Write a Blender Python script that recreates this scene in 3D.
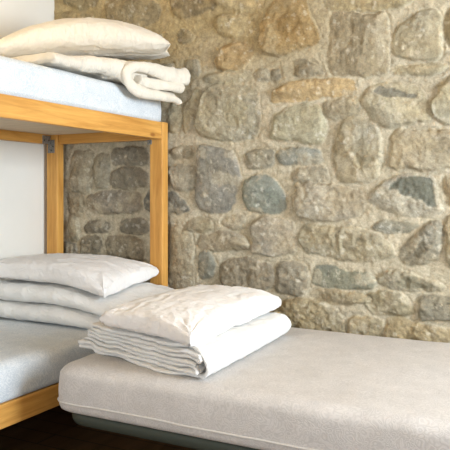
import bpy, bmesh, math, random
import numpy as np
from mathutils import Vector, Matrix, Euler

for o in list(bpy.data.objects): bpy.data.objects.remove(o)
SC = bpy.context.scene; COL = SC.collection
PI = math.pi
# ------------------------------------------------------------------ camera, sky, lights, exposure
# the eye is the origin: +X runs along the stone wall, +Y towards it, floor 1.26 m below the eye
YAW = math.radians(27.665)
cam = bpy.data.cameras.new('camera'); cam.sensor_width = 36; cam.lens = 52.8; cam.shift_y = -30/450
cam.clip_start = .05
co = bpy.data.objects.new('camera', cam); COL.objects.link(co)
co.rotation_euler = (PI/2, 0, YAW); SC.camera = co

w = bpy.data.worlds.new('sky'); SC.world = w; w.use_nodes = True
w.node_tree.nodes['Background'].inputs[0].default_value = (.75, .87, 1, 1)
w.node_tree.nodes['Background'].inputs[1].default_value = 1.0

FLOOR = -1.26; CEIL = 1.55; XL = -2.955; XR = 1.9; YB = 3.25; YF = -2.6
def area(name, loc, rot, sx, sy, power, color):
    l = bpy.data.lights.new(name, 'AREA'); l.shape = 'RECTANGLE'; l.size = sx; l.size_y = sy
    l.energy = power; l.color = color
    o = bpy.data.objects.new(name, l); COL.objects.link(o); o.location = loc; o.rotation_euler = rot
    return o
area('daylight_right_window', (XR+.22, 1.95, .5), (0, PI/2, 0), 1.3, 1.5, 125, (.80, .90, 1))
area('added_front_fill', (-.4, YF-.22, .3), (PI/2, 0, 0), 2.2, 1.4, 54, (.88, .94, 1))  # added fill light behind the camera, no window known there
SC.view_settings.view_transform = 'Standard'; SC.view_settings.look = 'None'
SC.view_settings.gamma = 1; SC.view_settings.use_curve_mapping = False
SC.view_settings.exposure = 0.86

# ------------------------------------------------------------------ helpers
def _hash(ix, iy, iz, seed):
    h = (ix.astype(np.int64)*374761393 + iy.astype(np.int64)*668265263 + iz.astype(np.int64)*2147483647 + seed*974634777) & 0xffffffff
    h = ((h ^ (h >> 13))*1274126177) & 0xffffffff
    h = ((h ^ (h >> 16))*2246822519) & 0xffffffff
    return ((h ^ (h >> 15)) & 0xffff)/32767.5-1
def vnoise(x, y, z=0.0, seed=0):
    x = np.asarray(x, float); y = np.asarray(y, float); z = np.asarray(z, float)
    x, y, z = np.broadcast_arrays(x, y, z)
    fx = np.floor(x); fy = np.floor(y); fz = np.floor(z)
    tx = x-fx; ty = y-fy; tz = z-fz
    tx = tx*tx*tx*(tx*(tx*6-15)+10); ty = ty*ty*ty*(ty*(ty*6-15)+10); tz = tz*tz*tz*(tz*(tz*6-15)+10)
    r = 0
    for i in (0, 1):
        for j in (0, 1):
            for k in (0, 1):
                r = r + _hash(fx+i, fy+j, fz+k, seed)*(tx if i else 1-tx)*(ty if j else 1-ty)*(tz if k else 1-tz)
    return r
def fbm(x, y, z=0.0, seed=0, n=4, g=.5):
    a = 1; s = 0; t = 0; k = 1
    for i in range(n):
        s = s + a*vnoise(np.asarray(x)*k+i*7.3, np.asarray(y)*k+i*3.1, np.asarray(z)*k, seed+i); t += a; a *= g; k *= 2.03
    return s/t
def lin(c):
    return tuple(((v/255)/12.92 if v/255 <= .04045 else (((v/255)+.055)/1.055)**2.4) for v in c)
def obj(name, me, mat=None, parent=None, label=None, smooth=True):
    if isinstance(me, bmesh.types.BMesh):
        b = me; me = bpy.data.meshes.new(name); b.to_mesh(me); b.free()
    o = bpy.data.objects.new(name, me); COL.objects.link(o)
    if mat: me.materials.append(mat)
    if parent: o.parent = parent
    if label: o['label'] = label
    if smooth:
        for p in me.polygons: p.use_smooth = True
    return o
def tag(o, label, cat, group=None):
    o['label'] = label; o['category'] = cat
    if group: o['group'] = group
    return o
def thing(name, label, cat, loc=(0, 0, 0), group=None):
    o = bpy.data.objects.new(name, None); COL.objects.link(o); o.location = loc; o.empty_display_size = .1
    return tag(o, label, cat, group)
def struct(name, me, mat, parent=None, smooth=False):
    o = obj(name, me, mat, parent, smooth=smooth)
    if not parent: o['kind'] = 'structure'
    return o
def box(bm, x0, x1, y0, y1, z0, z1, bev=0, seg=2):
    r = bmesh.ops.create_cube(bm, size=1)
    vs = r['verts']
    for v in vs:
        v.co = Vector((x0+(v.co.x+.5)*(x1-x0), y0+(v.co.y+.5)*(y1-y0), z0+(v.co.z+.5)*(z1-z0)))
    if bev:
        es = list({e for v in vs for e in v.link_edges})
        bmesh.ops.bevel(bm, geom=es, offset=bev, segments=seg, affect='EDGES', profile=.5)
    return bm
def boxobj(name, d, mat, parent=None, bev=.003, base=(0, 0, 0), label=None):
    bm = bmesh.new(); x0, x1, y0, y1, z0, z1 = d
    box(bm, x0-base[0], x1-base[0], y0-base[1], y1-base[1], z0-base[2], z1-base[2], bev)
    o = obj(name, bm, mat, parent, label, smooth=False)
    return o
def tube(bm, pts, r, n=10, closed=False, rz=None):
    pts = [Vector(p) for p in pts]; rings = []; m = len(pts)
    for i, p in enumerate(pts):
        a = pts[(i-1) % m] if closed or i else pts[0]; b = pts[(i+1) % m] if closed or i < m-1 else pts[-1]
        t = (b-a).normalized(); up = Vector((0, 0, 1)) if abs(t.z) < .9 else Vector((1, 0, 0))
        s = t.cross(up).normalized(); u = s.cross(t)
        rings.append([bm.verts.new(p+s*math.cos(q)*r+u*math.sin(q)*(rz or r)) for q in [2*PI*k/n for k in range(n)]])
    for i in range(m if closed else m-1):
        A = rings[i]; B = rings[(i+1) % m]
        for k in range(n): bm.faces.new((A[k], A[(k+1) % n], B[(k+1) % n], B[k]))
    if not closed:
        bm.faces.new(rings[0][::-1]); bm.faces.new(rings[-1])
    bmesh.ops.recalc_face_normals(bm, faces=bm.faces[:])
def gridmesh(name, P, closed_u=False, closed_v=False):
    """P: (nu, nv, 3) array -> quad mesh"""
    nu, nv, _ = P.shape
    iu = np.arange(nu if closed_u else nu-1); iv = np.arange(nv if closed_v else nv-1)
    a, b = np.meshgrid(iu, iv, indexing='ij'); a2 = (a+1) % nu; b2 = (b+1) % nv
    F = np.stack([a*nv+b, a2*nv+b, a2*nv+b2, a*nv+b2], -1).reshape(-1, 4).astype(np.int32)
    me = bpy.data.meshes.new(name)
    me.vertices.add(nu*nv); me.vertices.foreach_set('co', P.reshape(-1).astype(np.float32))
    me.loops.add(F.size); me.loops.foreach_set('vertex_index', F.reshape(-1))
    me.polygons.add(len(F)); me.polygons.foreach_set('loop_start', np.arange(0, F.size, 4, dtype=np.int32))
    me.update(calc_edges=True); me.validate()
    return me
def catmull(P, n):
    P = np.array(P, float); Q = np.vstack([2*P[0]-P[1], P, 2*P[-1]-P[-2]]); out = []
    for i in range(1, len(Q)-2):
        t = np.linspace(0, 1, 12, endpoint=False)[:, None]
        a, b, c, d = Q[i-1], Q[i], Q[i+1], Q[i+2]
        out.append(.5*((2*b)+(-a+c)*t+(2*a-5*b+4*c-d)*t**2+(-a+3*b-3*c+d)*t**3))
    out.append(P[-1:]); R = np.vstack(out)
    L = np.r_[0, np.cumsum(np.linalg.norm(np.diff(R, axis=0), axis=1))]
    s = np.linspace(0, L[-1], n)
    return np.stack([np.interp(s, L, R[:, k]) for k in range(R.shape[1])], 1)

# ------------------------------------------------------------------ materials
class M:
    def __init__(s, name, rough=.8):
        s.m = bpy.data.materials.new(name); s.m.use_nodes = True; s.t = s.m.node_tree
        s.b = s.t.nodes['Principled BSDF']; s.b.inputs['Roughness'].default_value = rough
        s.b.inputs['Specular IOR Level'].default_value = .3
        s.c = s.n('ShaderNodeTexCoord')
    def n(s, typ, **k):
        nd = s.t.nodes.new(typ)
        for a, v in k.items():
            if a.startswith('i_'): nd.inputs[a[2:].replace('_', ' ')].default_value = v
            else: setattr(nd, a, v)
        return nd
    def l(s, a, b): s.t.links.new(a, b)
    def mapping(s, scale=(1, 1, 1)):
        mp = s.n('ShaderNodeMapping'); mp.inputs['Scale'].default_value = scale
        s.l(s.c.outputs['Object'], mp.inputs['Vector']); return mp.outputs[0]
    def noise(s, vec, scale, detail=4, rough=.55, dist=0):
        nd = s.n('ShaderNodeTexNoise'); nd.inputs['Scale'].default_value = scale
        nd.inputs['Detail'].default_value = detail; nd.inputs['Roughness'].default_value = rough
        nd.inputs['Distortion'].default_value = dist
        s.l(vec, nd.inputs['Vector']); return nd.outputs['Fac']
    def ramp(s, fac, stops):
        r = s.n('ShaderNodeValToRGB'); e = r.color_ramp.elements
        while len(e) < len(stops): e.new(.5)
        for el, (p, c) in zip(e, stops): el.position = p; el.color = (*c, 1)
        s.l(fac, r.inputs['Fac']); return r.outputs['Color']
    def math(s, op, a, b=None):
        nd = s.n('ShaderNodeMath', operation=op)
        for i, v in enumerate((a, b)):
            if v is None: continue
            if isinstance(v, (int, float)): nd.inputs[i].default_value = v
            else: s.l(v, nd.inputs[i])
        return nd.outputs[0]
    def mul(s, a, b, fac=1, mode='MULTIPLY'):
        nd = s.n('ShaderNodeMix', data_type='RGBA', blend_type=mode); nd.inputs[0].default_value = fac
        for k, v in ((6, a), (7, b)):
            if isinstance(v, tuple): nd.inputs[k].default_value = (*v, 1)
            else: s.l(v, nd.inputs[k])
        return nd.outputs[2]
    def color(s, c):
        if isinstance(c, tuple): s.b.inputs['Base Color'].default_value = (*c, 1)
        else: s.l(c, s.b.inputs['Base Color'])
    def bump(s, h, strength, dist=.01):
        b = s.n('ShaderNodeBump'); b.inputs['Strength'].default_value = strength; b.inputs['Distance'].default_value = dist
        s.l(h, b.inputs['Height']); s.l(b.outputs[0], s.b.inputs['Normal'])
def wood_mat(name, axis, base=(211, 156, 80), dark=(192, 135, 64)):
    m = M(name, .42); sc = [22, 22, 22]; sc[axis] = 1.6
    v = m.mapping(tuple(sc)); n1 = m.noise(v, 1.6, 5, .6, .6); n2 = m.noise(v, 7, 3, .6)
    c = m.ramp(n1, [(.3, lin(dark)), (.5, lin(base)), (.75, lin((230, 176, 96)))])
    c2 = m.ramp(n2, [(.3, (.90, .88, .84)), (.6, (1, 1, 1))])
    c = m.mul(c, c2, .8)
    # small knots
    vo = m.n('ShaderNodeTexVoronoi'); vo.inputs['Scale'].default_value = 1.0
    s2 = [7, 7, 7]; s2[axis] = 3.2; m.l(m.mapping(tuple(s2)), vo.inputs['Vector'])
    k = m.ramp(vo.outputs['Distance'], [(.05, (.42, .28, .2)), (.11, (1, 1, 1))])
    m.color(m.mul(c, k, .8)); m.bump(n2, .12, .002)
    m.b.inputs['Coat Weight'].default_value = .12; m.b.inputs['Coat Roughness'].default_value = .3
    return m.m
WX, WY, WZ = wood_mat('pine_x', 0), wood_mat('pine_y', 1), wood_mat('pine_z', 2)
def linen_mat(name, col, wr=.75):
    m = M(name, .9); v = m.mapping()
    m.b.inputs['Sheen Weight'].default_value = .15
    a = m.noise(v, 9, 3, .5, .8); f = m.noise(v, 60, 3, .6); g = m.noise(m.mapping((1, 3.2, 1)), 14, 3, .55, 1.6)
    h = m.math('ADD', m.math('MULTIPLY', g, 1.0), m.math('MULTIPLY', f, .12))
    h = m.math('ADD', h, m.math('MULTIPLY', a, .8))
    m.color(m.mul(tuple(lin(col)), m.ramp(a, [(.3, (.95, .945, .93)), (.7, (1, 1, 1))]), 1))
    m.bump(h, wr, .012); return m.m
def damask_mat(name, c0, c1, scale=56):
    m = M(name, .85); v = m.mapping()
    nz = m.n('ShaderNodeTexNoise'); nz.inputs['Scale'].default_value = 11; nz.inputs['Detail'].default_value = 2
    m.l(v, nz.inputs['Vector'])
    mx = m.n('ShaderNodeMix', data_type='VECTOR'); mx.inputs[0].default_value = .10
    m.l(v, mx.inputs[4]); m.l(nz.outputs['Color'], mx.inputs[5])
    vo = m.n('ShaderNodeTexVoronoi'); vo.inputs['Scale'].default_value = scale; m.l(mx.outputs[1], vo.inputs['Vector'])
    ring = m.math('SINE', m.math('MULTIPLY', vo.outputs['Distance'], 17.0))
    ring = m.math('MULTIPLY', m.math('ADD', ring, 1), .5)
    patch = m.noise(v, 13, 2, .5)
    fine = m.noise(v, 420, 2, .6)
    f = m.math('ADD', m.math('MULTIPLY', ring, .30), m.math('ADD', m.math('MULTIPLY', patch, .45), m.math('MULTIPLY', fine, .35)))
    m.color(m.ramp(f, [(.3, lin(c0)), (.8, lin(c1))]))
    m.bump(m.math('ADD', m.math('MULTIPLY', ring, .4), m.math('MULTIPLY', fine, .4)), .3, .003)
    return m.m
LINEN = linen_mat('white_cotton', (236, 233, 230)); WARM_LIT = linen_mat('warm_lit_cotton', (226, 218, 203))  # second cotton: white cloth with the warm light from above put into its colour
QUILT = linen_mat('quilted_cotton', (235, 234, 231), .75)
DAM_BLUE = damask_mat('pale_blue_damask', (192, 200, 206), (224, 227, 228))
DAM_GREY = damask_mat('grey_beige_damask', (188, 184, 180), (210, 206, 202))
PIPE = M('piping_cloth', .8); PIPE.color(lin((202, 198, 192))); PIPE = PIPE.m
pm = M('white_plaster', .9); v = pm.mapping()
pm.color(pm.ramp(pm.noise(v, 1.3, 4), [(.3, lin((226, 222, 212))), (.7, lin((234, 231, 223)))]))
pm.bump(pm.noise(v, 45, 5, .6), .15, .004); PLASTER = pm.m
pm = M('dark_floorboards', .55)
c = pm.ramp(pm.noise(pm.mapping((12, 1, 1)), 2, 5), [(.3, lin((84, 60, 36))), (.7, lin((112, 82, 52)))])
br = pm.n('ShaderNodeTexBrick'); br.inputs['Scale'].default_value = 1; br.inputs['Brick Width'].default_value = 1.6
br.inputs['Row Height'].default_value = .14; br.inputs['Mortar Size'].default_value = .004
br.inputs['Color1'].default_value = (1, 1, 1, 1); br.inputs['Color2'].default_value = (.8, .8, .8, 1); br.inputs['Mortar'].default_value = (.15, .15, .15, 1)
pm.l(pm.mapping(), br.inputs['Vector']); pm.color(pm.mul(c, br.outputs['Color'], 1)); FLOORM = pm.m
pm = M('ceiling_boards', .6)
c = pm.ramp(pm.noise(pm.mapping((1, 14, 1)), 2, 5), [(.3, lin((196, 164, 122))), (.7, lin((220, 190, 148)))])
br = pm.n('ShaderNodeTexBrick'); br.inputs['Scale'].default_value = 1; br.inputs['Brick Width'].default_value = 2.4
br.inputs['Row Height'].default_value = .12; br.inputs['Mortar Size'].default_value = .005
br.inputs['Color1'].default_value = (1, 1, 1, 1); br.inputs['Color2'].default_value = (.9, .9, .9, 1); br.inputs['Mortar'].default_value = (.2, .2, .2, 1)
pm.l(pm.mapping(), br.inputs['Vector']); pm.color(pm.mul(c, br.outputs['Color'], 1)); CEILM = pm.m
pm = M('dark_enamel_steel', .45); pm.color(lin((70, 76, 68))); pm.b.inputs['Metallic'].default_value = .2
pm.bump(pm.noise(pm.mapping(), 60, 3), .05, .002); STEEL = pm.m
pm = M('galvanised_steel', .45); pm.color(pm.ramp(pm.noise(pm.mapping(), 90, 3), [(.3, lin((120, 120, 118))), (.7, lin((165, 163, 158)))]))
pm.b.inputs['Metallic'].default_value = .6; ZINC = pm.m
pm = M('board', .7); pm.color(pm.ramp(pm.noise(pm.mapping((2, 14, 2)), 3, 4), [(.3, lin((196, 176, 150))), (.7, lin((214, 196, 172)))])); BOARD = pm.m
pm = M('stone_and_mortar', .88)
at = pm.n('ShaderNodeAttribute', attribute_name='stone_colour')
v = pm.mapping(); n1 = pm.noise(v, 34, 6, .7); n2 = pm.noise(v, 110, 4, .75); n3 = pm.noise(v, 9, 4, .6)
c = pm.mul(at.outputs['Color'], pm.ramp(n1, [(.32, (.76, .75, .73)), (.5, (1, 1, 1)), (.68, (1.22, 1.22, 1.2))]), 1)
c = pm.mul(c, pm.ramp(n2, [(.3, (.72, .71, .68)), (.5, (1, 1, 1)), (.72, (1.25, 1.24, 1.2))]), .75)
c = pm.mul(c, pm.ramp(n3, [(.3, (.9, .89, .85)), (.7, (1.06, 1.06, 1.06))]), 1)
pm.color(c); pm.bump(pm.math('ADD', pm.math('MULTIPLY', n2, .55), n1), .9, .008); STONE = pm.m
STONES=[
 ([-2079,1168,-2072,1074,-2045,1036,-1977,1010,-1858,1041,-1781,1047,-1749,1121],(98,78,42),1.5,0.4),
 ([-1768,951,-1755,994,-1705,1010,-1606,1002,-1533,977,-1503,946,-1515,888,-1606,882,-1699,892,-1755,916],(165,140,88),2.2,0.4),
 ([-1768,766,-1730,818,-1661,844,-1575,840,-1545,815,-1551,756,-1587,705,-1655,689,-1743,702],(160,126,72),2.6,0.7),
 ([-2018,934,-1991,954,-1937,937,-1917,906,-1944,880,-2004,892],(125,104,62),0.6,0.3),
 ([-1839,649,-1819,681,-1699,682,-1551,669,-1545,636,-1667,635,-1781,633],(162,148,114),2.0,0.4),
 ([-1884,369,-1878,471,-1832,564,-1762,615,-1636,616,-1545,592,-1503,530,-1497,432,-1515,341,-1557,305,-1636,297,-1743,318,-1858,345],(146,134,104),2.6,0.6),
 ([-1984,488,-1957,555,-1878,607,-1852,582,-1884,494,-1924,416,-1964,361,-1984,396],(158,144,110),1.6,0.3),
 ([-2072,528,-2011,565,-1991,489,-1991,397,-2045,365,-2079,389],(140,126,94),1.4,0.4),
 ([-2065,261,-1991,276,-1911,268,-1924,217,-2052,214],(138,126,98),1.5,0.6),
 ([-2072,157,-1991,167,-1897,153,-1891,97,-1911,40,-1964,29,-2058,46],(142,134,114),1.8,0.3),
 ([-1891,57,-1884,165,-1871,249,-1839,276,-1755,257,-1655,232,-1630,148,-1618,82,-1643,-17,-1680,-83,-1781,-95,-1865,-85,-1897,-28],(116,114,106),2.6,0.35),
 ([-1581,213,-1545,234,-1474,242,-1415,230,-1415,160,-1521,146,-1569,164],(122,119,104),1.8,0.6),
 ([-1386,213,-1369,234,-1256,241,-1146,232,-1135,175,-1256,167,-1374,170],(116,118,106),1.9,0.4),
 ([-1600,27,-1581,82,-1533,109,-1462,102,-1398,64,-1352,-5,-1346,-58,-1386,-90,-1474,-92,-1557,-71,-1594,-27],(108,115,103),2.8,0.5),
 ([-1306,121,-1261,147,-1135,134,-1119,77,-1211,68,-1306,74],(148,138,115),1.4,0.4),
 ([-1427,310,-1415,374,-1392,431,-1312,464,-1228,474,-1157,454,-1130,386,-1124,324,-1146,283,-1200,270,-1256,282,-1340,302],(166,157,122),3.2,0.3),
 ([-1130,463,-1113,482,-1039,498,-956,497,-946,456,-956,397,-1039,401,-1113,405],(140,129,103),1.8,0.6),
 ([-1415,508,-1409,550,-1369,574,-1284,593,-1146,593,-1039,584,-971,574,-961,522,-1065,510,-1200,498,-1312,501],(182,146,88),2.2,0.6),
 ([-1497,848,-1474,942,-1427,1022,-1369,1067,-1244,1050,-1222,963,-1189,876,-1157,795,-1211,785,-1284,767,-1380,750,-1450,778,-1491,804],(140,108,54),3.4,0.6),
 ([-1289,636,-1284,698,-1239,705,-1189,674,-1146,655,-1140,633,-1211,629,-1267,623],(116,102,74),2.0,0.8),
 ([-1521,645,-1509,671,-1462,677,-1438,659,-1450,623,-1503,622],(142,128,98),1.6,0.6),
 ([-1427,631,-1421,668,-1386,671,-1386,628,-1403,619],(112,100,74),1.4,0.6),
 ([-1103,692,-1097,768,-1087,895,-1071,928,-1013,916,-910,908,-825,917,-810,861,-805,737,-805,614,-860,594,-987,600,-1060,616,-1092,650],(134,118,86),2.6,0.5),
 ([-771,734,-766,782,-737,818,-699,847,-651,889,-586,890,-549,838,-536,756,-549,686,-568,655,-642,658,-713,674,-761,693],(164,151,118),2.8,0.4),
 ([-795,613,-761,635,-642,619,-527,628,-508,602,-549,587,-665,592,-747,595],(165,152,118),1.3,0.4),
 ([-517,848,-504,879,-393,879,-380,669,-495,690,-513,753],(150,134,98),2.6,0.5),
 ([-581,395,-577,475,-549,526,-504,555,-380,554,-371,346,-481,333,-540,350],(155,146,116),2.8,0.4),
 ([-925,460,-915,499,-885,532,-825,547,-727,539,-656,510,-623,469,-586,405,-595,348,-665,356,-761,342,-815,349,-855,371,-885,413],(168,157,126),2.4,0.5),
 ([-795,172,-781,220,-781,279,-756,312,-689,319,-549,303,-398,287,-389,139,-527,137,-642,125,-756,132,-790,147],(164,150,120),2.8,0.4),
 ([-1071,230,-1060,321,-1029,370,-977,383,-910,369,-860,332,-840,272,-835,173,-850,94,-885,70,-987,71,-1050,86,-1076,153],(160,147,116),3.2,0.7),
 ([-1300,-79,-1306,0,-1278,47,-1200,62,-1092,56,-1013,35,-936,15,-925,-65,-961,-106,-1065,-117,-1200,-130,-1267,-120],(150,137,112),2.6,0.9),
 ([-895,-25,-865,15,-805,59,-737,92,-665,101,-586,90,-568,62,-558,-24,-549,-71,-595,-91,-680,-97,-761,-78,-835,-59],(168,158,134),2.8,0.8),
 ([-870,-164,-835,-133,-761,-127,-699,-131,-656,-139,-689,-164,-761,-176,-835,-173],(126,122,102),1.0,0.5),
 ([-737,-307,-727,-258,-689,-217,-642,-178,-595,-129,-558,-119,-536,-146,-549,-237,-577,-299,-618,-330,-699,-339],(120,114,96),3.2,0.8),
 ([-527,61,-513,80,-380,69,-380,-60,-508,-61],(140,122,92),2.2,0.5),
 ([-522,-146,-504,-99,-380,-88,-380,-355,-504,-353,-522,-259],(148,132,100),2.6,0.5),
 ([-1545,-190,-1533,-147,-1474,-129,-1369,-127,-1312,-153,-1295,-226,-1295,-289,-1369,-319,-1474,-328,-1545,-310],(148,136,114),2.4,0.5),
 ([-1261,-236,-1244,-178,-1200,-161,-1092,-164,-961,-176,-875,-194,-795,-245,-771,-298,-860,-317,-987,-328,-1092,-322,-1189,-306,-1239,-282],(154,143,114),3.0,1.1),
 ([-1195,-467,-1178,-378,-1119,-370,-987,-383,-875,-387,-850,-420,-875,-457,-987,-469,-1092,-476],(108,112,93),1.6,0.25),
 ([-845,-415,-810,-384,-737,-375,-665,-390,-586,-414,-527,-434,-549,-454,-665,-458,-761,-454,-815,-443],(146,137,112),2.4,1.0),
 ([-661,-602,-647,-504,-618,-488,-504,-489,-380,-489,-380,-595,-549,-601,-618,-607],(106,102,86),2.4,0.8),
 ([-915,-524,-885,-487,-810,-477,-747,-487,-699,-532,-680,-565,-737,-584,-810,-585,-875,-581],(128,117,85),2.6,1.0),
 ([-800,-663,-790,-618,-737,-599,-665,-626,-549,-644,-415,-650,-393,-763,-795,-761],(148,129,90),2.2,1.0),
 ([-1002,-682,-987,-620,-910,-609,-825,-626,-820,-763,-997,-783],(145,127,88),2.0,1.0),
 ([-1450,-660,-1369,-579,-1284,-546,-1146,-562,-1050,-595,-1023,-633,-1023,-811,-1427,-829],(142,126,90),2.4,1.2),
 ([-1409,-507,-1403,-400,-1369,-361,-1300,-353,-1239,-371,-1222,-432,-1222,-505,-1267,-529,-1340,-513],(126,115,92),2.4,1.0),
 ([-1736,-473,-1730,-390,-1667,-353,-1575,-355,-1474,-366,-1427,-391,-1421,-497,-1515,-536,-1699,-538],(116,104,82),2.6,1.3),
 ([-1206,-535,-1184,-503,-1065,-494,-936,-496,-865,-510,-895,-543,-1065,-551],(140,125,92),2.0,0.9),
 ([-1964,-189,-1937,-143,-1871,-130,-1806,-152,-1787,-191,-1826,-208,-1911,-205],(142,131,104),1.8,0.5),
 ([-1724,-172,-1699,-122,-1636,-110,-1587,-126,-1600,-175,-1667,-188],(142,130,103),1.8,0.5),
 ([-1884,-289,-1858,-232,-1730,-211,-1606,-225,-1557,-256,-1563,-294,-1699,-299,-1826,-304],(150,136,110),2.2,0.6),
 ([-1871,-425,-1865,-340,-1832,-321,-1781,-353,-1768,-408,-1781,-465,-1858,-469],(106,108,98),2.0,0.4),
 ([-2072,-174,-2004,-178,-1937,-234,-1911,-324,-1917,-427,-1930,-542,-2072,-563],(144,131,104),2.2,0.5),
 ([-2247,-30,-2219,18,-2127,12,-2045,12,-1991,-34,-1944,-80,-2004,-98,-2127,-105,-2233,-89],(86,84,74),2.0,0.7),
 ([-2821,272,-2645,279,-2629,186,-2645,81,-2676,12,-2805,19],(142,130,104),1.8,0.5),
 ([-2621,229,-2567,258,-2513,239,-2513,122,-2521,55,-2590,49,-2621,93],(138,126,98),2.2,0.4),
 ([-2498,244,-2468,280,-2378,289,-2247,273,-2219,236,-2233,189,-2342,186,-2475,189],(108,99,80),2.4,0.7),
 ([-2506,92,-2491,146,-2378,163,-2283,161,-2233,112,-2240,53,-2342,42,-2475,49],(118,108,88),2.4,0.7),
 ([-2837,13,-2724,6,-2708,-63,-2724,-125,-2829,-120],(135,122,96),1.5,0.7),
 ([-2676,-6,-2529,18,-2283,12,-2269,-65,-2342,-108,-2606,-111,-2676,-81],(134,120,98),2.2,0.6),
 ([-2724,-207,-2692,-169,-2583,-160,-2498,-189,-2536,-227,-2684,-231],(112,100,78),1.8,0.7),
 ([-2430,-188,-2401,-151,-2269,-143,-2226,-172,-2233,-219,-2305,-227,-2415,-218],(108,97,76),2.0,0.7),
 ([-2837,-133,-2772,-139,-2756,-233,-2789,-284,-2837,-279],(140,130,104),1.6,0.6),
 ([-2740,-282,-2676,-255,-2583,-265,-2567,-338,-2629,-378,-2724,-370],(108,98,76),1.8,0.8),
 ([-2536,-276,-2415,-248,-2283,-256,-2255,-315,-2269,-398,-2506,-409],(128,114,88),2.4,0.8),
 ([-2887,-306,-2789,-303,-2756,-358,-2789,-423,-2887,-427],(88,80,62),1.8,0.8),
 ([-2887,1282,-2870,1216,-2724,1159,-2614,1169,-2583,1239],(112,96,58),1.6,0.5),
 ([-2536,1171,-2475,1194,-2342,1181,-2198,1149,-2141,1106,-2162,1027,-2269,1005,-2430,1036,-2521,1096],(118,98,58),2.0,0.5),
 ([-2887,1155,-2789,1148,-2645,1111,-2598,1044,-2629,985,-2805,992,-2887,1027],(128,108,64),1.8,0.5),
 ([-1871,1139,-1717,1117,-1474,1082,-1497,1021,-1636,1028,-1717,1056],(168,142,90),1.4,0.4),
 ([-1146,1046,-642,974,-737,929,-875,928,-1039,945,-1124,971],(160,140,95),1.4,0.4),
]
FACETS=[
 ([-880,512,-855,544,-786,534,-713,504,-661,486,-665,462,-737,477,-786,475,-845,494],(104,104,97),0.9),
 ([-805,20,-776,64,-727,92,-642,96,-581,81,-572,0,-563,-52,-605,-53,-651,-24,-713,-5,-756,24],(88,92,82),1.0),
 ([-761,-425,-713,-388,-651,-399,-586,-424,-568,-451,-665,-453,-737,-453],(112,108,90),0.9),
 ([-680,-290,-651,-240,-614,-196,-605,-243,-642,-312],(100,94,78),0.8),
 ([-1474,27,-1427,48,-1380,5,-1369,-58,-1427,-70],(92,101,92),0.4),
 ([-977,227,-925,300,-875,273,-875,174,-905,115,-946,150],(128,122,102),0.5),
 ([-2567,185,-2536,215,-2529,141,-2552,104],(120,106,84),0.3),
 ([-1392,932,-1312,986,-1256,926,-1222,838,-1300,805,-1369,844],(118,88,40),0.5),
 ([-1705,505,-1630,544,-1569,496,-1581,399,-1667,370,-1717,428],(160,150,120),0.5),
 ([-642,254,-549,279,-481,258,-495,202,-595,195],(136,124,98),0.6),
]
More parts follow.
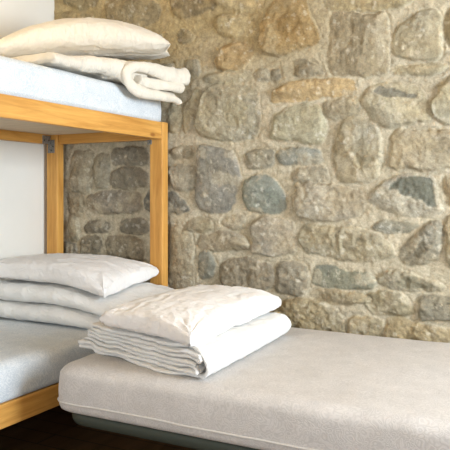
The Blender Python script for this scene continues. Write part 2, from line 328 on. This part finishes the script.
# ------------------------------------------------------------------ room shell
def chaikin(P):
    for _ in range(1):
        Q = np.roll(P, -1, 0); P = np.stack([.84*P+.16*Q, .16*P+.84*Q], 1).reshape(-1, 2)
    return P
def sdist(px, pz, P):
    """signed distance, positive inside"""
    A = P; B = np.roll(P, -1, 0); d = np.full(px.shape, 9.0); ins = np.zeros(px.shape, bool)
    for (ax, az), (bx, bz) in zip(A, B):
        ex, ez = bx-ax, bz-az; L = ex*ex+ez*ez+1e-12
        t = np.clip(((px-ax)*ex+(pz-az)*ez)/L, 0, 1)
        d = np.minimum(d, np.hypot(px-ax-t*ex, pz-az-t*ez))
        c = ((az > pz) != (bz > pz))
        with np.errstate(divide='ignore', invalid='ignore'):
            xi = (bx-ax)*(pz-az)/(bz-az if bz != az else 1e-9)+ax
        ins ^= c & (px < xi)
    return np.where(ins, d, -d)
def stone_wall():
    fx = np.arange(-3.02, -.38, .0055); fz = np.arange(-.80, 1.0, .0055)
    xs = np.r_[np.arange(-.38, XR-.005, .011), XR]; zs = np.r_[FLOOR, np.arange(FLOOR+.011, -.803, .011)]
    X = np.r_[fx, xs]; Z = np.r_[zs, fz, np.arange(1.0, CEIL-.005, .011), CEIL]
    gx, gz = np.meshgrid(X, Z, indexing='ij')
    wx = gx+.013*fbm(gx*14, gz*14, 0, 3, 5, .65); wz = gz+.013*fbm(gx*14, gz*14, 5, 9, 5, .65)
    sd = np.full(gx.shape, -.2); hgt = np.zeros(gx.shape)
    base = np.array(lin((189, 179, 157)))
    # mortar turns ochre towards the top left of the wall
    st = np.clip((gz-.50+.16*fbm(gx*2.2, gz*2.2, 0, 44, 3))/.35, 0, 1)*np.clip((-.95-gx+.3*fbm(gx*3, gz*2, 2, 45, 2))/.7, .15, 1)
    col = base*(1+.10*fbm(gx*9, gz*9, 0, 21, 4))[..., None]
    och = np.array(lin((170, 150, 108)))
    col = col*(1-.85*st[..., None])+och*.85*st[..., None]*(1+.25*fbm(gx*6, gz*6, 3, 20, 4))[..., None]
    rs = np.random.RandomState(5)
    stones = [(chaikin(np.array(p, float).reshape(-1, 2)/1000), c, h, r) for p, c, h, r in STONES]
    def put(P, c, h, r, k):
        nonlocal sd, hgt, col
        x0, z0 = P.min(0)-.04; x1, z1 = P.max(0)+.04
        i0, i1 = np.searchsorted(X, [x0, x1]); j0, j1 = np.searchsorted(Z, [z0, z1])
        if i1 <= i0 or j1 <= j0: return
        s = (slice(i0, i1), slice(j0, j1)); d = sdist(wx[s], wz[s], P)+(.014 if k < 100 else 0)
        lx, lz = gx[s], gz[s]; cx, cz = P.mean(0)
        d = d-.016*np.clip(fbm(lx*8, lz*8, k*1.7, 83, 4, .6)*2.2, 0, 1)      # mortar creeping over the rim
        e = .007+.034*np.clip(.45+1.6*fbm(lx*7, lz*7, k*2.3, 84, 2), .05, 1)
        t = np.clip(d/e, 0, 1); dome = 1-(1-t)**2.2
        rx, rz_ = (P.max(0)-P.min(0))/2; fac = np.full(lx.shape, 1.0)       # hewn planes
        for _ in range(7):
            an = rs.uniform(0, 2*PI); off = rs.uniform(.25, .8); sl = rs.uniform(.3, 1.3)
            fac = np.minimum(fac, 1-sl*np.maximum(0, (lx-cx)/rx*math.cos(an)+(lz-cz)/rz_*math.sin(an)-off+.10*fbm(lx*20, lz*20, an, 30+k, 2)))
        dome = dome*np.clip(fac, .12, 1)
        q = 1-np.abs(fbm(lx*17+k, lz*17, k, 50+k, 3, .55))*2     # ridged breaks
        tilt = rs.uniform(-.35, .35)*(lx-cx)+rs.uniform(-.25, .25)*(lz-cz)
        crack = np.exp(-(fbm(lx*9+k, lz*12, k*.7, 85, 3)/.018)**2)*np.clip(r*.9, 0, 1)*(fbm(lx*4, lz*4, k, 86, 2) > .0)
        hh = (-.005*crack+.0092*h + tilt*.45 + .012*r*fbm(lx*10, lz*13, k, 70+k, 4, .6) + .010*r*(q-.5))*dome + .0022*fbm(lx*60, lz*60, 0, k, 2)*dome
        inside = d > 0
        hgt[s] = np.where(inside, np.maximum(hh, -.004), hgt[s])
        a = np.clip((d+.002)/.008, 0, 1)[..., None]
        c = tuple(.55*a_+.45*b_ for a_, b_ in zip(c, (154, 149, 138)))
        lc = 1.18*np.array(lin(c))*(1+.16*fbm(lx*8+k, lz*14, k, 90, 3)+.22*fbm(lx*30, lz*34, k, 91, 4, .7)-.22*crack)[..., None]
        chip = np.clip((fbm(lx*38, lz*38, k, 92, 3, .6)-.33)*6, 0, 1)[..., None]; lc = lc*(1-.35*chip)+.35*chip*np.array(lin((226, 220, 204)))
        tint = fbm(lx*6, lz*6, k, 93, 3)[..., None]; lc = lc*(1+tint*np.array([.08, .02, -.09]))
        # mortar smears left on the faces
        sm = np.clip((fbm(lx*12, lz*12, k*3.1, 97, 4)-.22)*4, 0, .55)[..., None]
        lc = lc*(1-sm)+col[s]*sm*.97
        col[s] = col[s]*(1-a)+lc*a
        sd[s] = np.maximum(sd[s], d)
    for k, (P, c, h, r) in enumerate(stones): put(P, c, h, r, k)
    # fillers: the courses that run on beyond the surveyed stones
    traced = sd.copy(); k = 100; z = FLOOR+.02
    while z < CEIL:
        H = rs.uniform(.10, .20); x = -3.0+rs.uniform(0, .1)
        while x < XR:
            W = rs.uniform(.14, .36); hx, hz = W/2-.014, H/2-.014; cx, cz = x+W/2, z+H/2
            an = np.linspace(0, 2*PI, 14, endpoint=False)
            P = np.stack([cx+hx*np.sign(np.cos(an))*np.abs(np.cos(an))**.45*rs.uniform(.86, 1, 14), cz+hz*np.sign(np.sin(an))*np.abs(np.sin(an))**.45*rs.uniform(.84, 1, 14)], 1)
            i0, i1 = np.searchsorted(X, [cx-hx, cx+hx]); j0, j1 = np.searchsorted(Z, [cz-hz, cz+hz])
            if i1 > i0 and j1 > j0 and traced[i0:i1, j0:j1].max() < -.004:
                g = rs.uniform(.85, 1.1); c = [(146, 134, 108), (128, 118, 94), (118, 118, 108), (158, 142, 108)][rs.randint(4)]
                put(P, tuple(v*g for v in c), rs.uniform(1.4, 2.8), rs.uniform(.4, 1), k); k += 1
            x += W
        z += H
    for p, c, a in FACETS:
        P = chaikin(np.array(p, float).reshape(-1, 2)/1000); d = sdist(gx+.012*fbm(gx*30, gz*30, 0, 33, 3), gz+.012*fbm(gx*30, gz*30, 4, 34, 3), P)
        m = (np.clip((d+.002)/.008, 0, 1)*a)[..., None]
        m = m*.8; col = col*(1-m)+np.array(lin(c))*m*(1+.2*fbm(gx*40, gz*40, 0, 35, 3))[..., None]
        hgt = hgt-.005*m[..., 0]
    joint = -.005*np.exp(-((sd+.004)/.006)**2)*(.35+.65*np.clip(.5+1.2*fbm(gx*5, gz*5, 0, 61, 2), 0, 1))
    mort = .011*fbm(gx*7, gz*7, 0, 62, 4)+.0036*fbm(gx*55, gz*55, 0, 63, 3)+joint
    h = np.where(sd > 0, hgt+mort*np.clip(1-sd/.02, 0, 1), mort)
    Y = YB+.012-h
    P = np.stack([gx, Y, gz], -1)[:, ::-1]        # winding: normals towards the room
    me = gridmesh('wall_back', P)
    a = me.color_attributes.new('stone_colour', 'FLOAT_COLOR', 'POINT')
    cc = np.concatenate([np.clip(col, 0, 1), np.ones(col.shape[:2]+(1,))], -1)[:, ::-1]
    a.data.foreach_set('color', cc.reshape(-1).astype(np.float32))
    # solid masonry behind the face
    bm = bmesh.new(); bm.from_mesh(me); box(bm, -3.02, XR, YB+.05, YB+.40, FLOOR, CEIL)
    lay = bm.verts.layers.float_color['stone_colour']; bm.verts.ensure_lookup_table()
    for q in bm.verts[-8:]: q[lay] = (*base, 1)
    bm.to_mesh(me); bm.free()
    o = obj('wall_back', me, STONE); o['kind'] = 'structure'
    return o
stone_wall()
def slab(name, d, mat): 
    bm = bmesh.new(); box(bm, *d); return struct(name, bm, mat)
def wall_with_hole(name, axis, d, hole, mat):
    bm = bmesh.new(); x0, x1, y0, y1, z0, z1 = d; a0, a1, b0, b1 = hole
    if axis == 'x':
        for yy0, yy1, zz0, zz1 in ((y0, y1, z0, b0), (y0, y1, b1, z1), (y0, a0, b0, b1), (a1, y1, b0, b1)): box(bm, x0, x1, yy0, yy1, zz0, zz1)
    else:
        for xx0, xx1, zz0, zz1 in ((x0, x1, z0, b0), (x0, x1, b1, z1), (x0, a0, b0, b1), (a1, x1, b0, b1)): box(bm, xx0, xx1, y0, y1, zz0, zz1)
    return struct(name, bm, mat)
slab('floor', (XL-.2, XR+.2, YF-.2, YB+.4, FLOOR-.1, FLOOR), FLOORM)
slab('ceiling', (XL-.2, XR+.2, YF-.2, YB+.4, CEIL, CEIL+.1), CEILM)
slab('wall_left', (XL-.2, XL, YF, YB+.02, FLOOR, CEIL), PLASTER)
wall_with_hole('wall_right', 'x', (XR, XR+.2, YF, YB, FLOOR, CEIL), (1.2, 2.7, -.15, 1.15), PLASTER)
wall_with_hole('wall_front', 'y', (XL-.2, XR+.2, YF-.2, YF, FLOOR, CEIL), (-1.5, .7, -.4, 1.0), PLASTER)  # opening added to let the fill light in
def window(name, axis, pos, a0, a1, b0, b1):
    bm = bmesh.new(); t = .05
    for s in ((a0, a0+t, b0, b1), (a1-t, a1, b0, b1), (a0+t, a1-t, b0, b0+t), (a0+t, a1-t, b1-t, b1), ((a0+a1)/2-.025, (a0+a1)/2+.025, b0+t, b1-t)):
        if axis == 'x': box(bm, pos, pos+.06, s[0], s[1], s[2], s[3])
        else: box(bm, s[0], s[1], pos, pos+.06, s[2], s[3])
    struct(name, bm, WZ)
window('window_1', 'x', XR+.07, 1.2, 2.7, -.15, 1.15)
window('fill_window', 'y', YF-.13, -1.5, .7, -.4, 1.0)  # unseen frame added behind the camera around the fill light

# ------------------------------------------------------------------ bunk bed
BX0, BX1, BY0, BY1 = -2.925, -2.06, 1.10, 3.222
bb = (-2.49, 2.16, FLOOR)
bunk = thing('bunk_bed', 'honey-coloured pine bunk bed standing in the corner against the white wall', 'bunk bed', bb)
PW, PD = .085, .062            # post: width across the bed, depth along it
def part(name, d, mat, bev=.004, label=None, par=bunk): return boxobj(name, d, mat, par, bev, bb if par is bunk else (0, 0, 0), label)
TOPR, LOWR = .415, -.859
for x0 in (BX0, BX1-PW):
    for y0 in (BY0, BY1-PD):
        part('post', (x0, x0+PW, y0, y0+PD, FLOOR, TOPR+.002), WZ)
for z1, hgt_ in ((TOPR, .097), (LOWR, .10)):
    part('side_rail', (BX1-.034, BX1-.002, BY0+PD, BY1-PD-.0005, z1-hgt_, z1), WY)       # room side
    part('side_rail', (BX0+.002, BX0+.034, BY0+PD, BY1-PD-.0005, z1-hgt_, z1), WY)       # wall side
    for y0 in (BY0+.014, BY1-PD+.014):
        part('end_rail', (BX0+PW, BX1-PW, y0, y0+.034, z1-hgt_, z1-.008), WX)
    part('bed_base', (BX0+.036, BX1-.036, BY0+PD+.001, BY1-PD-.001, z1-.040, z1-.026), BOARD, .002, 'pale board bed base')
# steel corner plates under the upper bed, at the corner by the wall
def bracket(d, scr):
    b = part('corner_bracket', d, ZINC, .001, 'grey steel corner plate')
    for (x, y, z, ax) in scr:
        bm = bmesh.new(); m = Matrix.Translation((x-bb[0], y-bb[1], z-bb[2])) @ Matrix.Rotation(PI/2, 4, ax)
        bmesh.ops.create_cone(bm, cap_ends=True, segments=10, radius1=.005, radius2=.0035, depth=.005, matrix=m); obj('screw', bm, STEEL, b)
yb = BY1-PD
bracket((BX0+.034, BX0+.036, yb-.075, yb-.004, TOPR-.098, TOPR-.045), [(BX0+.038, yb-.06, TOPR-.075, 'Y'), (BX0+.038, yb-.02, TOPR-.075, 'Y')])
bracket((BX0+.010, BX0+.066, yb-.0025, yb-.0005, TOPR-.152, TOPR-.070), [(BX0+.04, yb-.004, TOPR-.135, 'X'), (BX0+.055, yb-.004, TOPR-.112, 'X')])
bracket((BX1-.100, BX1-.070, yb-.0025, yb-.0005, TOPR-.125, TOPR-.098), [(BX1-.085, yb-.004, TOPR-.112, 'X')])

# ------------------------------------------------------------------ mattresses
def outline(x0, x1, y0, y1, r, n=160):
    pts = []
    segs = [((x0+r, y0), (x1-r, y0)), ((x1, y0+r), (x1, y1-r)), ((x1-r, y1), (x0+r, y1)), ((x0, y1-r), (x0, y0+r))]
    cs = [(x1-r, y0+r, -PI/2), (x1-r, y1-r, 0), (x0+r, y1-r, PI/2), (x0+r, y0+r, PI)]
    for (a, b), (cx, cy, an) in zip(segs, cs):
        k = max(2, int(math.hypot(b[0]-a[0], b[1]-a[1])/.03))
        for i in range(k): pts.append((a[0]+(b[0]-a[0])*i/k, a[1]+(b[1]-a[1])*i/k))
        for i in range(8): q = an+PI/2*i/8; pts.append((cx+r*math.cos(q), cy+r*math.sin(q)))
    return np.array(pts)
def mattress(name, x0, x1, y0, y1, z0, z1, mat, r=.07, edge=.045, puff=.004, seed=1):
    rings = []; h = z1-z0
    prof = [(.10, 0), (.03, 0)]+[(.022*(1-math.sin(a)), .022*(1-math.cos(a))) for a in (0.3, .9, PI/2)]
    prof += [(0-.003*math.sin(PI*t), .022+(h-.022-edge)*t) for t in np.linspace(.08, 1, 9)]
    prof += [(edge*1.25*(1-math.cos(a)), h-edge+edge*math.sin(a)) for a in np.linspace(.2, PI/2, 8)]
    prof += [(t, h) for t in np.arange(.09, min(x1-x0, y1-y0)/2-.02, .03)]
    O = outline(x0, x1, y0, y1, r); cx, cy = (x0+x1)/2, (y0+y1)/2
    for ins, z in prof:
        kx = (x1-x0-2*ins)/(x1-x0); ky = (y1-y0-2*ins)/(y1-y0)
        P = np.stack([cx+(O[:, 0]-cx)*kx, cy+(O[:, 1]-cy)*ky, np.full(len(O), z0+z)], 1)
        up = max(0, min(1, (z/h-.15)/.5))
        P[:, 2] += up*puff*fbm(P[:, 0]*5, P[:, 1]*5, 0, seed, 3)
        nrm = np.stack([(O[:, 0]-cx)/(x1-x0), (O[:, 1]-cy)/(y1-y0)], 1)
        if 0 < z < h: P[:, :2] += nrm*(puff*1.6*fbm(P[:, 0]*7, P[:, 1]*7, P[:, 2]*12, seed+3, 3))[:, None]
        rings.append(P)
    me = gridmesh(name, np.stack(rings), closed_v=True)
    bm = bmesh.new(); bm.from_mesh(me); bm.verts.ensure_lookup_table(); n = len(O)
    bm.faces.new([bm.verts[i] for i in range(n)][::-1]); bm.faces.new([bm.verts[i] for i in range(len(bm.verts)-n, len(bm.verts))])
    bmesh.ops.recalc_face_normals(bm, faces=bm.faces[:]); bm.to_mesh(me); bm.free()
    return obj(name, me, mat)
mt = mattress('mattress', BX0+.040, BX1-.004, BY0+.02, BY1-.025, TOPR-.024, .583, DAM_BLUE, seed=1)
tag(mt, 'pale damask mattress on the upper berth of the pine bunk bed', 'mattress', 'mattresses in the room')
# resting on the base inside the rails below, swelling out over them above
ml = mattress('mattress', BX0+.040, BX1-.004, BY0+.02, BY1-.025, LOWR-.024, -.69, DAM_BLUE, seed=2)
tag(ml, 'pale blue damask mattress on the lower berth of the pine bunk bed', 'mattress', 'mattresses in the room')
for o in (mt, ml):      # let the lower 5 cm sit inside the rails
    for q in o.data.vertices:
        zb = (TOPR if o is mt else LOWR)
        if q.co.z < zb+.006: q.co.x = min(max(q.co.x, BX0+.037), BX1-.037)
        if q.co.z < zb+.006: q.co.y = min(max(q.co.y, BY0+PD+.003), BY1-PD-.003)
        for yy in (BY0+PD, BY1-PD): pass
SX0, SX1, SY0, SY1 = -1.865, .10, 2.03, 3.222
ms = mattress('mattress', SX0, SX1, SY0, SY1, -.868, -.681, DAM_GREY, r=.095, edge=.05, puff=.0035, seed=7)
tag(ms, 'thick grey-beige patterned mattress with piped edge on the single bed along the stone wall', 'mattress', 'mattresses in the room')
bm = bmesh.new(); O = outline(SX0-.003, SX1+.003, SY0-.003, SY1+.003, .097)
tube(bm, [(x, y, -.827+.004*float(fbm(x*5, y*5, 0, 4, 2))) for x, y in O], .0042, 8, closed=True)
obj('piping', bm, PIPE, ms)

# ------------------------------------------------------------------ folding single bed frame
fb = (-.9, 2.63, FLOOR); fr = thing('single_bed_frame', 'dark grey steel bed frame under the thick grey-beige mattress', 'bed frame', fb)
def L(p): return (p[0]-fb[0], p[1]-fb[1], p[2]-fb[2])
bm = bmesh.new(); O = outline(SX0+.05, SX1-.05, SY0+.045, SY1-.03, .10)
tube(bm, [L((x, y, -.896)) for x, y in O], .019, 12, closed=True, rz=.028); obj('frame_tube', bm, STEEL, fr)
for i in range(13):
    x = SX0+.16+i*(SX1-SX0-.32)/12
    bm = bmesh.new(); a = L((x-.03, SY0+.05, -.878)); b = L((x+.03, SY1-.035, -.870)); box(bm, a[0], b[0], a[1], b[1], a[2], b[2], .002); obj('slat', bm, BOARD, fr, smooth=False)
for x in (SX0+.85, SX1-.25):
    bm = bmesh.new(); y0, y1 = SY0+.07, SY1-.06
    tube(bm, [L(p) for p in ((x, y0, -.90), (x, y0, FLOOR+.07), (x, y0+.02, FLOOR+.025), (x, y0+.07, FLOOR+.016), (x, y1-.07, FLOOR+.016), (x, y1-.02, FLOOR+.025), (x, y1, FLOOR+.07), (x, y1, -.90))], .015, 12)
    obj('leg_hoop', bm, STEEL, fr)

# ------------------------------------------------------------------ bedding
def pillow(name, W, H, T, seed, wr=1.0, n=150, sag=0, mat=LINEN, ex=.36):
    """W along local x, H along local y, T half thickness; returns mesh coordinates (two sheets, top and bottom)"""
    u = np.sin(np.linspace(-PI/2, PI/2, n)); v = np.sin(np.linspace(-PI/2, PI/2, int(n*.75)))
    U, V = np.meshgrid(u, v, indexing='ij'); sheets = []
    for sgn in (1, -1):
        x = U*W/2*(1-.07*(1-V**2)*0-.055*(1-np.abs(V))**1*np.abs(U)**6); y = V*H/2*(1-.085*(1-np.abs(U))**1*np.abs(V)**6)
        b = np.clip((1-np.abs(U)**2.6), 0, 1)**ex*np.clip((1-np.abs(V)**2.4), 0, 1)**ex
        z = sgn*T*b*(1 if sgn > 0 else .8)
        edge = np.clip(1-b, 0, 1); m = np.clip(b*4, 0, 1)
        # creases: radiate from the corners, with long soft folds across the face
        wob = fbm(x*4, y*4, 0, seed+5, 3)*.10
        r1 = fbm((x+wob)*5.5, (y*1.0+wob)*19, 0, seed, 4)
        r2 = fbm(x*9+wob*6, y*9-wob*5, 2, seed+1, 4)
        an = np.arctan2(V*H-np.sign(V)*H*.98, U*W-np.sign(U)*W*.98)
        rr = np.hypot(np.abs(U)-1, np.abs(V)-1); cr = fbm(an*3.6+np.sign(U)*3, rr*1.1, 4+np.sign(V), seed+2, 3)*np.exp(-(rr/.55)**2)
        z = z+sgn*m*wr*(.0075*(-np.abs(r1)*1.4+.25)+.004*r2+.014*cr+.005*edge*fbm(x*26, y*26, 0, seed+8, 2))
        sheets.append((x, y, z))
    (x, y, zt), (_, _, zb) = sheets
    P = np.stack([x, y, zt], -1); Q = np.stack([x, y, zb], -1)
    return P, Q
def sew(name, P, Q, mat, fn):
    A = np.concatenate([P, Q[::-1]], 0) if False else None
    me = gridmesh(name, fn(P)); me2 = gridmesh('tmp', fn(Q)[:, ::-1])
    bm = bmesh.new(); bm.from_mesh(me); bm.from_mesh(me2); bpy.data.meshes.remove(me2)
    bmesh.ops.remove_doubles(bm, verts=bm.verts[:], dist=.0006); bmesh.ops.recalc_face_normals(bm, faces=bm.faces[:])
    bm.to_mesh(me); bm.free(); return obj(name, me, mat)
def xf(loc, rx=0, ry=0, rz=0, warp=None):
    R = np.array(Euler((rx, ry, rz)).to_matrix())
    def f(P):
        P = P.copy()
        if warp: P = warp(P)
        return P@R.T+np.array(loc)
    return f
def ribbon(path, th, nv, v0, v1, taper, place, seed, npath=220, wav=.006, thfn=lambda s: 1, round_ends=True):
    """a folded cloth: path (u, z) of the folds, swept from v0 to v1; place(u, v, z) -> x, y, z"""
    C = catmull(path, npath); T = np.gradient(C, axis=0); T /= np.linalg.norm(T, axis=1)[:, None]+1e-9
    N = np.stack([-T[:, 1], T[:, 0]], 1); s = np.linspace(0, 1, npath)
    half = np.full(npath, th/2)*thfn(s)
    e = np.clip(np.minimum(s, 1-s)/.012, 0, 1); half *= np.sqrt(1-(1-e)**2)*.98+.02
    tv = np.sin(np.linspace(-PI/2, PI/2, nv))*.5+.5; tv = .35*tv+.65*np.linspace(0, 1, nv)
    v = v0+(v1-v0)*tv; ev = np.clip(np.minimum(v-v0, v1-v)/taper, 0, 1); tap = np.sqrt(1-(1-ev)**2)*.97+.03
    S, Vv = np.meshgrid(np.arange(npath), np.arange(nv), indexing='ij')
    arc = np.r_[0, np.cumsum(np.linalg.norm(np.diff(C, axis=0), axis=1))]
    A = arc[S]; VV = v[Vv]; hh = half[S]*tap[Vv]
    puff = 1+.22*fbm(A*13, VV*13, 0, seed, 3)
    hem = (1-.22*np.exp(-((np.minimum(VV-v0, v1-VV)-taper*1.3)/.006)**2))
    hh = hh*puff*hem
    jag = .010*fbm(A*5, np.sign(VV-(v0+v1)/2)*3, 0, seed+4, 3)*np.clip(1-np.minimum(VV-v0, v1-VV)/.08, 0, 1)
    out = []
    for sg in (1, -1):
        u = C[S, 0]+sg*N[S, 0]*hh; z = C[S, 1]+sg*N[S, 1]*hh
        x, y, zz = place(u, VV+jag*3, z)
        g = wav*fbm(x*8, y*8, z*5, seed+9, 4)
        cr = .0035*fbm(x*22, y*22, z*14, seed+11, 3)
        out.append(np.stack([x+g*.5, y+g*.4, zz+g+cr], -1))
    loop = np.concatenate([out[0], out[1][::-1]], 0)      # closed around the section
    return loop
def cloth(name, loops, mat):
    bm = bmesh.new()
    for Lp in loops:
        me = gridmesh('t', Lp, closed_u=True); k = len(bm.verts); bm.from_mesh(me); bpy.data.meshes.remove(me)
        bm.verts.ensure_lookup_table(); nu, nv, _ = Lp.shape; h = nu//2
        for jv in (0, nv-1):
            for i in range(h-1):
                a, b, c, d = (bm.verts[k+i*nv+jv], bm.verts[k+(i+1)*nv+jv], bm.verts[k+(nu-2-i)*nv+jv], bm.verts[k+(nu-1-i)*nv+jv])
                try: bm.faces.new((a, b, c, d))
                except ValueError: pass
    bmesh.ops.recalc_face_normals(bm, faces=bm.faces[:])
    me = bpy.data.meshes.new(name); bm.to_mesh(me); bm.free()
    return obj(name, me, mat)

# --- single bed: folded duvet with its layered edge to the room, pillow on top
z0 = -.681; t = .0178
lay = [z0+t*(.55+i*1.0) for i in range(7)]
R = .70
def turn(u, za, zb, s):     # a fold at u, bulging by s
    return [(u-s, za), (u-s*.3, za+(zb-za)*.12), (u, (za+zb)/2), (u-s*.3, zb-(zb-za)*.12), (u-s, zb)]
path = [(-.045, lay[2]), (.4, lay[2])]+turn(R-.045, lay[2], lay[1], .03)+[(.4, lay[1])]+turn(-.065, lay[1], lay[0], -.03)+[(.4, lay[0])]+turn(R, lay[0], lay[6], .075)+[(.40, lay[6])]
path += turn(.025, lay[6], lay[5], -.03)+[(.4, lay[5])]+turn(R-.025, lay[5], lay[4], .03)+[(.4, lay[4])]+turn(-.015, lay[4], lay[3], -.03)+[(.4, lay[3]), (R-.05, lay[3])]
def place2(u, v, z):
    # u across (0 = left), v from the room edge back to the wall; front edge skewed
    k = v/1.0; lift = z-z0
    x = -1.86+u*(1-.02*k)-.03*v-.02*np.clip(.4-u, 0, 1); y = 2.065+v*1.0+.30*(.70-u)*(1-k)*1.0+.05*(.7-u)*k
    back = .97-.18*k
    return x, y, z0+lift*back
d2 = cloth('duvet', [ribbon(path, t*.98, 90, 0, .90, .012, place2, 3, 820, .010)], QUILT)
tag(d2, 'white duvet folded in layers on the grey-beige mattress of the single bed', 'duvet', 'folded duvets')
P, Q = pillow('pillow', .90, .48, .068, 11, ex=.23)
def w2(P):          # local x runs back towards the wall, local y towards the bunk
    P[..., 0] += .24*P[..., 1]*(.5-P[..., 0]/.96)
    P[..., 2] -= .10*np.clip(-P[..., 1]/.25, 0, 1)**2*.25
    return P
p2 = sew('pillow', P, Q, LINEN, xf((-1.485, 2.555, -.508), 0, 0, math.radians(92.5), w2))
tag(p2, 'white creased pillow on the layered duvet of the single bed', 'pillow', 'white pillows')

# --- lower berth: duvet folded in two thick bulges, spilling over the room side
b0 = -.688; q = .050
l1 = [b0+q*(.5+i) for i in range(4)]
path = [(.45, l1[0]), (.25, l1[0]), (.08, l1[0]), (.025, l1[0]+.006), (.004, (l1[0]+l1[1])/2), (.025, l1[1]-.006), (.08, l1[1]), (.25, l1[1]), (.40, l1[1]), (.45, l1[1]+.012), (.455, (l1[1]+l1[2])/2), (.43, l1[2]-.008), (.38, l1[2]),
        (.25, l1[2]), (.09, l1[2]), (.035, l1[2]+.006), (.014, (l1[2]+l1[3])/2), (.035, l1[3]-.006), (.09, l1[3]), (.25, l1[3]), (.45, l1[3])]
def place1(u, v, z):
    x = -2.93+v; y = 2.665+u-.02*v/.9
    e = np.clip((x+2.50)/.50, 0, 1.2); ub = np.clip(u/.35, 0, 1); k = 1-(.50-.45*ub)*e*e
    over = np.clip(x+2.09, 0, 1); h = z-b0
    return x, y+.05*over, b0+h*k-(.35-.25*ub)*over*(.10+h*3.2)*np.clip(over/.08, 0, 1)
d1 = cloth('duvet', [ribbon(path, q*1.0, 90, 0, 1.045, .035, place1, 23, 420, .006)], QUILT)
tag(d1, 'white duvet folded in two thick bulges on the lower berth of the bunk bed', 'duvet', 'folded duvets')
P, Q = pillow('pillow', .82, .50, .080, 31, ex=.25)
def w1(P):
    P[..., 2] += -.065*np.clip(P[..., 0]/.41, 0, 1)**2*(.75-.5*P[..., 1]/.25)
    return P
p1 = sew('pillow', P, Q, LINEN, xf((-2.485, 2.90, -.420), 0, 0, math.radians(0), w1))
tag(p1, 'white pillow lying on the duvet of the lower berth', 'pillow', 'white pillows')

# --- upper berth: rolled-over duvet hanging past the edge, pillow on top
u0 = .586
pathA = [(2.26, u0+.026), (2.40, u0+.034), (2.60, u0+.058), (2.75, u0+.060), (2.90, u0+.045)]
pathB = [(3.12, u0-.078), (3.08, u0-.062), (3.0, u0-.056), (2.88, u0-.052), (2.78, u0-.030), (2.74, u0+.018), (2.77, u0+.066), (2.88, u0+.080), (3.0, u0+.068), (3.10, u0+.064), (3.17, u0+.078)]
pathC = [(3.13, u0+.006), (2.95, u0+.004), (2.82, u0+.012)]
def place3(u, v, z):
    x = -2.85+v; inner = np.clip((-2.032-x)/.05, 0, 1)
    x = x+np.clip(u-2.62, 0, 1)*.20*np.clip((x+2.4)/.3, 0, 1)
    base = u0+.012; zz = np.where(z < base, z*(1-inner)+(base+(z-base)*.08)*inner, z)
    return x, u, zz
d3 = cloth('duvet', [ribbon(pathA, .100, 70, 0, .80, .05, place3, 43, 160, .006, thfn=lambda s: .55+.55*s), ribbon(pathB, .060, 80, 0, .855, .03, place3, 53, 420, .006, thfn=lambda s: 1+.55*np.clip((s-.6)/.3, 0, 1)-.35*np.clip((.22-s)/.2, 0, 1)), ribbon(pathC, .056, 80, 0, .85, .028, place3, 57, 160, .004)], WARM_LIT)
tag(d3, 'white duvet with warm light in its colour, rolled over and hanging past the edge of the upper berth', 'duvet', 'folded duvets')
P, Q = pillow('pillow', .98, .42, .112, 61, ex=.52)
def w3(P):
    P[..., 2] = P[..., 2]*(1-.25*np.clip(-P[..., 0]/.48, 0, 1))-.06*(P[..., 0]/.48)**2*np.where(P[..., 0] < 0, 1.7, .9)
    return P
p3 = sew('pillow', P, Q, WARM_LIT, xf((-2.33, 2.755, .822), math.radians(4), math.radians(-2), math.radians(33), w3))
tag(p3, 'white pillow with warm light in its colour, on the rolled duvet of the upper berth', 'pillow', 'white pillows')

# ------------------------------------------------------------------ unseen lamp added above the upper berth to warm wall and bedding
lp = (-2.40, 1.85, CEIL); lt = thing('added_lamp', 'added unseen warm lamp above the upper berth', 'lamp', lp)
ENAM = M('white_enamel', .4); ENAM.color(lin((235, 232, 224))); ENAM = ENAM.m
bm = bmesh.new(); bmesh.ops.create_cone(bm, cap_ends=True, segments=32, radius1=.06, radius2=.05, depth=.03, matrix=Matrix.Translation((0, 0, -.015))); obj('base', bm, ENAM, lt)
an = np.linspace(0, 2*PI, 40, endpoint=False); pr = [(.045, -.03), (.06, -.04), (.10, -.075), (.135, -.125), (.132, -.125), (.097, -.078), (.057, -.045), (.02, -.04)]
obj('lamp_shade', gridmesh('lamp_shade', np.stack([np.stack([r*np.cos(an), r*np.sin(an), np.full(40, z)], -1) for r, z in pr]), closed_v=True), ENAM, lt)
BULB = M('lit_bulb', .5); BULB.b.inputs['Emission Color'].default_value = (1, .72, .38, 1); BULB.b.inputs['Emission Strength'].default_value = 12; BULB = BULB.m
bm = bmesh.new(); bmesh.ops.create_uvsphere(bm, u_segments=20, v_segments=12, radius=.03, matrix=Matrix.Translation((0, 0, -.075))); obj('bulb', bm, BULB, lt)
pl = bpy.data.lights.new('added_warm_light', 'POINT'); pl.energy = 6; pl.color = (1, .76, .42); pl.shadow_soft_size = .04  # added light that warms the upper wall and bedding
po = bpy.data.objects.new('added_warm_light', pl); COL.objects.link(po); po.location = (0, 0, -.125); po.parent = lt
